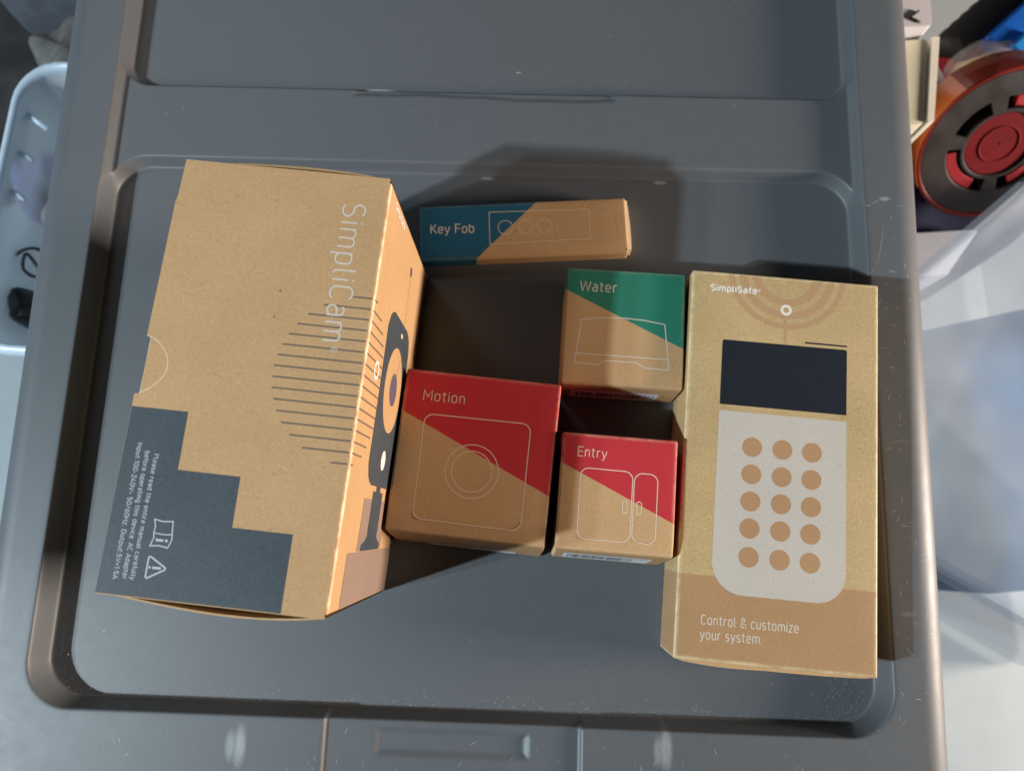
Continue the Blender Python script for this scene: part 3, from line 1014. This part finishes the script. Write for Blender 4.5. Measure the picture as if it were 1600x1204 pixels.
def loft(name, rings, mat, parent=None, cap=True, smooth=True, **kw):
    V_, F_ = [], []
    n = len(rings[0])
    for r_ in rings: V_ += r_
    for k in range(len(rings) - 1):
        for j in range(n):
            a, b_ = k * n + j, k * n + (j + 1) % n
            F_.append([a, b_, b_ + n, a + n])
    if cap:
        F_.append(list(range(n))[::-1])
        F_.append([(len(rings) - 1) * n + j for j in range(n)])
    return mesh(name, V_, F_, mat, parent, smooth=smooth, **kw)

def tube(name, pts, r, mat, parent=None, seg=8, closed=False, **kw):
    P = [Vector(p) for p in pts]
    rings = []
    for k in range(len(P)):
        a = P[k - 1] if (k > 0 or closed) else P[k]
        b_ = P[(k + 1) % len(P)] if (k < len(P) - 1 or closed) else P[k]
        d = (b_ - a).normalized()
        s = d.cross(Vector((0, 0, 1)))
        if s.length < 1e-4: s = Vector((1, 0, 0))
        s.normalize()
        u_ = s.cross(d)
        rings.append([tuple(P[k] + (s * math.cos(q) + u_ * math.sin(q)) * r) for q in [2 * math.pi * i / seg for i in range(seg)]])
    if closed: rings.append(rings[0])
    return loft(name, rings, mat, parent, cap=not closed, **kw)

def smooth_path(P, n=6):
    out = []
    for k in range(len(P) - 1):
        p0, p1, p2, p3 = [Vector(P[max(0, min(len(P) - 1, k + d))]) for d in (-1, 0, 1, 2)]
        for i in range(n):
            t = i / n
            out.append(tuple(.5 * (2 * p1 + (p2 - p0) * t + (2 * p0 - 5 * p1 + 4 * p2 - p3) * t * t + (3 * p1 - p0 - 3 * p2 + p3) * t ** 3)))
    return out + [P[-1]]

def rot2(p, a): return (p[0] * math.cos(a) - p[1] * math.sin(a), p[0] * math.sin(a) + p[1] * math.cos(a))

# clear bin on the left
def left_bin():
    t = empty('clear_bin', (0, 0, 0), 0, label='clear plastic bin with pale rim left of the grey tote', cat='bin')
    mw = mat_clear('clear_bin_wall', (.78, .82, .84), .50)
    mr = mat_clear('clear_bin_rim', (.60, .70, .80), .70)
    a = math.radians(-8)
    def outline(ins):
        q = [(-4.6 + ins, -11 + ins), (4.6 - ins, -11 + ins), (4.6 - ins, 11 - ins), (-4.6 + ins, 11 - ins)]
        return [tuple(np.array(rot2(p_, a)) + np.array((-32.3, 25.6))) for p_ in round_poly(q, 3.2 - ins * .5, 7)]
    rings = [[(x, y, z) for x, y in outline(i_)] for z, i_ in ((-10, 0), (-12, .15), (-24, .4), (-38, .7), (-38.0, .9), (-24, .6), (-12, .35), (-10, .2))]
    loft('wall', rings, mw, t, cap=False)
    o = outline(-.15)
    loft('rim', [[(x, y, z) for x, y in outline(i_)] for z, i_ in ((-10.7, -.45), (-10.1, -.42), (-9.8, -.2), (-9.8, .1), (-10.1, .25), (-10.7, .2))], mr, t, cap=False)
    for (p_, q_) in (((-36.0, 33.9), (-34.0, 32.3)), ((-36.4, 30.6), (-35.0, 29.8)), ((-36.6, 27.4), (-35.4, 26.6))):
        tube('rib', [(*p_, -11.2), (*[(p_[i] + q_[i]) / 2 for i in (0, 1)], -11.0), (*q_, -11.2)], .22, mr, t)
left_bin()

def lump(name, c, size, mat, rz=0.0, seed=0, noise=.12, **kw):
    """soft uneven block: a superellipsoid with dents"""
    r_ = np.random.default_rng(seed)
    ph = r_.uniform(0, 6, 6)
    nu, nv = 28, 16
    V_, F_ = [], []
    for j in range(nv + 1):
        th = -math.pi / 2 + math.pi * j / nv
        for i in range(nu):
            ph_ = 2 * math.pi * i / nu
            f = lambda w, e_: math.copysign(abs(w) ** e_, w)
            x = f(math.cos(th), .45) * f(math.cos(ph_), .45)
            y = f(math.cos(th), .45) * f(math.sin(ph_), .45)
            z = f(math.sin(th), .45)
            d = 1 + noise * (math.sin(3 * x + ph[0]) * math.cos(2.3 * y + ph[1]) + .6 * math.sin(5 * y + ph[2] + 4 * z) * math.cos(4 * x + ph[3]))
            p_ = rot2((x * size[0] * d, y * size[1] * d), rz)
            V_.append((c[0] + p_[0], c[1] + p_[1], c[2] + z * size[2] * d))
    for j in range(nv):
        for i in range(nu):
            a, b_ = j * nu + i, j * nu + (i + 1) % nu
            F_.append([a, b_, b_ + nu, a + nu])
    o = mesh(name, V_, F_, mat, smooth=True, **kw)
    return o

lump('pouch', (-36.9, 29.6, -25.3), (.75, 2.9, 12.6), mat_plain('violet_fabric', (.15, .09, .40), .7), -.32, 1, .05, label='violet pouch inside the clear bin on the left', cat='pouch')
lump('card_box', (-34.8, 27.2, -25.7), (1.3, 2.1, 12.2), mat_plain('cream_card', (.52, .48, .42), .7), -.5, 2, .03, label='cream carton inside the clear bin on the left', cat='carton')
lump('plastic_case', (-36.4, 18.9, -25.2), (2.0, 1.5, 12.7), mat_plain('black_plastic', (.015, .016, .018), .45), -.55, 3, .05, label='black plastic case at the near end of the clear left bin', cat='case')
lump('plastic_bag', (-33.9, 22.6, -25.8), (2.4, 3.0, 12.4), mat_plain('pale_film', (.50, .55, .58), .5), -.14, 12, .05, label='crumpled pale plastic bag under the dark cable in the left bin', cat='plastic bag')
CABLE = smooth_path([(-37.2, 23.0, -13.0), (-36.4, 23.4, -12.9), (-35.3, 23.3, -12.8), (-34.4, 22.4, -12.9), (-34.7, 21.4, -13.1), (-35.8, 21.3, -13.2), (-36.6, 22.0, -13.1), (-36.0, 22.9, -12.6), (-34.6, 21.0, -12.7), (-33.6, 20.2, -13)])
tube('cable', CABLE, .13, mat_plain('cable_black', (.03, .028, .03), .5), label='thin dark cable coiled inside the clear left bin', cat='cable')
lump('bag', (-53, 52, -30), (13, 13, 8.5), mat_plain('floor_shade_dark', (.030, .028, .028), .85, .2, .3, 40), .2, 4, .06, label='dark lump standing in for the shaded floor beyond the clear left bin', cat='bag')  # dark-coloured lump added to give the shade on the floor here
lump('pad', (-36.5, 43, -27), (3.2, 3.6, 11.5), mat_plain('grey_felt', (.10, .098, .095), .9, .2, .3, 90), .3, 5, .06, label='fuzzy grey pad in the upper left corner', cat='pad')
lump('sheet_roll', (-35, 51.5, -26.8), (9.5, 3.3, 11.9), mat_plain('slate_fabric', (.075, .083, .10), .7, .3, .2, 60), -.12, 6, .05, label='dark slate fabric roll in the upper left corner', cat='fabric roll')

# right side ---------------------------------------------------------------
def prism(name, pts, z0, z1, mat, parent=None, r=.3, **kw):
    o = round_poly(pts, r, 4)
    return loft(name, [[(x, y, z0) for x, y in o], [(x, y, z1 - .15) for x, y in o], [(x * .998 + pts[0][0] * .002, y * .998 + pts[0][1] * .002, z1) for x, y in o]], mat, parent, smooth=False, **kw)

wb = empty('appliance', (0, 0, 0), 0, label='white plastic case behind the lid at the upper right', cat='case')
prism('case', [(26.2, 31.6), (30.2, 31.5), (31.2, 40), (27, 40)], -38.8, -5, mat_plain('white_plastic', (.66, .66, .70), .4, var=.03), wb)
tube('arrow_mark', [(29.4, 32.6, -4.9), (28.75, 32.15, -4.9), (29.4, 31.75, -4.9)], .09, mat_plain('black_mark', (.03, .03, .03), .5), wb)
cb = empty('carton', (0, 0, 0), 0, label='cream carton standing against the lid at the upper right', cat='carton')
prism('front', [(26.4, 24.8), (29.0, 24.9), (30.4, 31.2), (26.8, 31.2)], -38.8, -6, mat_plain('cream_board', (.72, .70, .54), .6, var=.04), cb)
prism('edge_strip', [(29.15, 24.9), (29.6, 24.9), (31.1, 31.2), (30.55, 31.2)], -38.8, -5.8, mat_plain('cream_light', (.80, .78, .68), .6, var=.04), cb, r=.08)

def tape_roll():
    c = Vector((37.0, 25.3, -10.5))
    t = empty('tape_roll', tuple(c), 0, label='large roll of orange tape on black and red hub at the right edge', cat='tape roll')
    t.rotation_euler = (math.radians(52), math.radians(-14), math.radians(6))
    t.scale = (1.10, 1.10, 1.10)
    def ring(name, r0, r1, z0, z1, mat, a0=0, a1=360, seg=64, bev=.08):
        prof = [(r0, z0), (r0, z1 - bev), (r0 + bev, z1), (r1 - bev, z1), (r1, z1 - bev), (r1, z0)]
        full = (a1 - a0) >= 360
        V_, F_ = [], []
        for k in range(seg + (0 if full else 1)):
            a = math.radians(a0 + (a1 - a0) * k / seg)
            for r_, z in prof: V_.append((r_ * math.cos(a), r_ * math.sin(a), z))
        n = len(prof)
        cnt = seg + (0 if full else 1)
        for k in range(seg):
            for j in range(n):
                a, b_ = k * n + j, k * n + (j + 1) % n
                c_, d_ = ((k + 1) % cnt) * n + j, ((k + 1) % cnt) * n + (j + 1) % n
                F_.append([a, b_, d_, c_])
        if not full:
            F_.append(list(range(n))); F_.append([(cnt - 1) * n + j for j in range(n)][::-1])
        return mesh(name, V_, F_, mat, t, smooth=False)
    mo = mat_clear('red_tape', (.16, .018, .012), .80, .25)
    mor = mat_clear('orange_tape', (.34, .09, .02), .85, .25)
    mk = mat_plain('hub_black', (.035, .032, .032), .32, .5, .35, 60)
    mb = mat_plain('hub_deep_black', (.012, .011, .011), .5, .4, .2, 60)
    mred = mat_plain('hub_red', (.26, .006, .012), .6, .25, var=.08)
    mdr = mat_plain('core_red', (.13, .003, .008), .8, .15, var=.12)
    ring('tape', 5.0, 5.3, -2.2, .4, mo)
    ring('tape_end', 5.31, 5.38, -2.1, .42, mor, 118, 196, 20, .02)
    ring('side_plate', 3.35, 5.0, -1.6, .30, mk)
    ring('hub_floor', .02, 3.35, -1.6, -.55, mb)
    ring('core', .02, 2.2, -.9, .05, mdr)
    ring('core_collar', 2.2, 2.5, -.9, .22, mb)
    ring('core_ridge', 1.15, 1.35, -.2, .12, mdr)
    for a0, a1 in ((-75, -15), (15, 75), (175, 238)):
        ring('window', 2.6, 3.34, -.8, .12, mred, a0, a1, 14)
    for a0 in (-2, 96, 160, 262):
        ring('spoke', 2.3, 3.5, -.8, .26, mk, a0 - 9, a0 + 9, 4)
    return t
tape_roll()

hd = empty('handle', (40.2, 37.6, -13.5), math.radians(38), label='black ribbed grip lying above the tape roll', cat='handle')
rings = []
for k in range(15):
    x = -5.0 + 8.0 * k / 14
    r_ = 1.55 + (.10 if k % 2 else 0) - (.5 if k in (0, 14) else 0)
    rings.append([(x, r_ * math.cos(q), r_ * .8 * math.sin(q)) for q in [2 * math.pi * i / 16 for i in range(16)]])
loft('grip', rings, mat_plain('grip_black', (.022, .022, .023), .6), hd)
loft('collar', [[(x, r_ * math.cos(q), r_ * .8 * math.sin(q)) for q in [2 * math.pi * i / 16 for i in range(16)]] for x, r_ in ((3.05, 1.2), (3.1, 1.65), (3.7, 1.65), (3.75, 1.2))], mat_plain('grip_grey', (.07, .07, .07), .6), hd)

bc = empty('clamp', (41.6, 35.6, -12.8), math.radians(38), label='bright blue plastic clip at the right edge of the photo', cat='clip')
v_, f_ = rounded_box(6.0, 2.6, 1.4, r=.3, n=4)
mesh('clip_body', v_, f_, mat_plain('blue_plastic', (.010, .11, .50), .35), bc, smooth=True)
v_, f_ = rounded_box(2.2, 1.3, 1.9, r=.25, n=4)
mesh('clip_jaw', [(x - 1.6, y - 1.2, z) for x, y, z in v_], f_, mat_plain('pale_blue_plastic', (.03, .26, .75), .3), bc, smooth=True)

dm = empty('dome_package', (39.4, 32.4, -13.0), .3, label='clear domed blister package behind the tape roll', cat='package')
rings = []
for k in range(8):
    a = math.pi / 2 * k / 7.3
    rings.append([(4.1 * math.cos(a) * math.cos(q), 3.0 * math.cos(a) * math.sin(q), 2.0 * math.sin(a)) for q in [2 * math.pi * i / 28 for i in range(28)]])
loft('blister', rings, mat_clear('blister', (.75, .70, .66), .35, .12), dm, cap=False)
v_, f_ = rounded_box(5.6, 3.2, .9, r=.3, n=4)
mesh('contents', v_, f_, mat_plain('cream_contents', (.62, .50, .24), .5), dm, smooth=True)
v_, f_ = rounded_box(2.4, 1.6, 1.3, r=.4, n=4)
mesh('black_piece', [(x - 2.2, y - 1.9, z) for x, y, z in v_], f_, mat_plain('black_piece', (.02, .02, .022), .5), dm, smooth=True)

lump('red_pouch', (38.2, 33.8, -25.9), (7.0, 2.6, 12.6), mat_plain('red_fabric', (.42, .02, .025), .6), .5, 8, .05, label='red pouch behind the blister package', cat='pouch')
lump('grey_sleeve', (33.4, 30.6, -25.1), (2.6, 4.2, 13.4), mat_plain('grey_sleeve', (.14, .14, .155), .5), -.35, 9, .04, label='grey sleeve between the cream carton and the tape roll', cat='sleeve')
lump('navy_cloth', (37, 27.5, -27.3), (6.8, 8.2, 11.2), mat_plain('navy_cloth', (.018, .02, .06), .8), .15, 10, .05, label='dark navy cloth under the tape roll', cat='cloth')
wsheet = empty('white_carton', (0, 0, 0), 0, label='white carton at the lid edge below the tape roll', cat='carton')
prism('shell', [(28.6, 17.5), (35.0, 17.3), (38.2, 20.9), (29.5, 21.0)], -38.8, -16.2, mat_plain('white_paper', (.78, .79, .82), .6, var=.03), wsheet, r=.1)

def right_bin():
    t = empty('translucent_bin', (0, 0, 0), 0, label='translucent lidded bin with blue contents right of the tote', cat='bin')
    q = [(24.6, -2.4), (52, -21), (54, 33.0), (24.6, 12.0)]
    mw = mat_clear('frosted_wall', (.36, .38, .40), .32, .6)
    ml = mat_clear('frosted_lid', (.30, .40, .50), .18, .6)
    def o(k): 
        c = np.array((40., 5.))
        return [tuple(c + (np.array(p_) - c) * k) for p_ in round_poly(q, 2.0, 6)]
    loft('wall', [[(x, y, z) for x, y in o(k)] for z, k in ((-12.2, 1.0), (-14, .97), (-38, .9))], mw, t, cap=False)
    loft('lid', [[(x, y, z) for x, y in o(k)] for z, k in ((-12.6, 1.03), (-12.0, 1.03), (-11.7, 1.01), (-11.7, .96), (-12.1, .95))], ml, t, cap=True)
    return t
right_bin()
lump('blue_bundle', (39.5, 3.6, -26.1), (9.5, 11.0, 12.2), mat_plain('blue_fabric', (.03, .175, .40), .85, .15, .12, 20), .12, 11, .02, label='blue fabric bundle inside the translucent right bin', cat='fabric bundle')
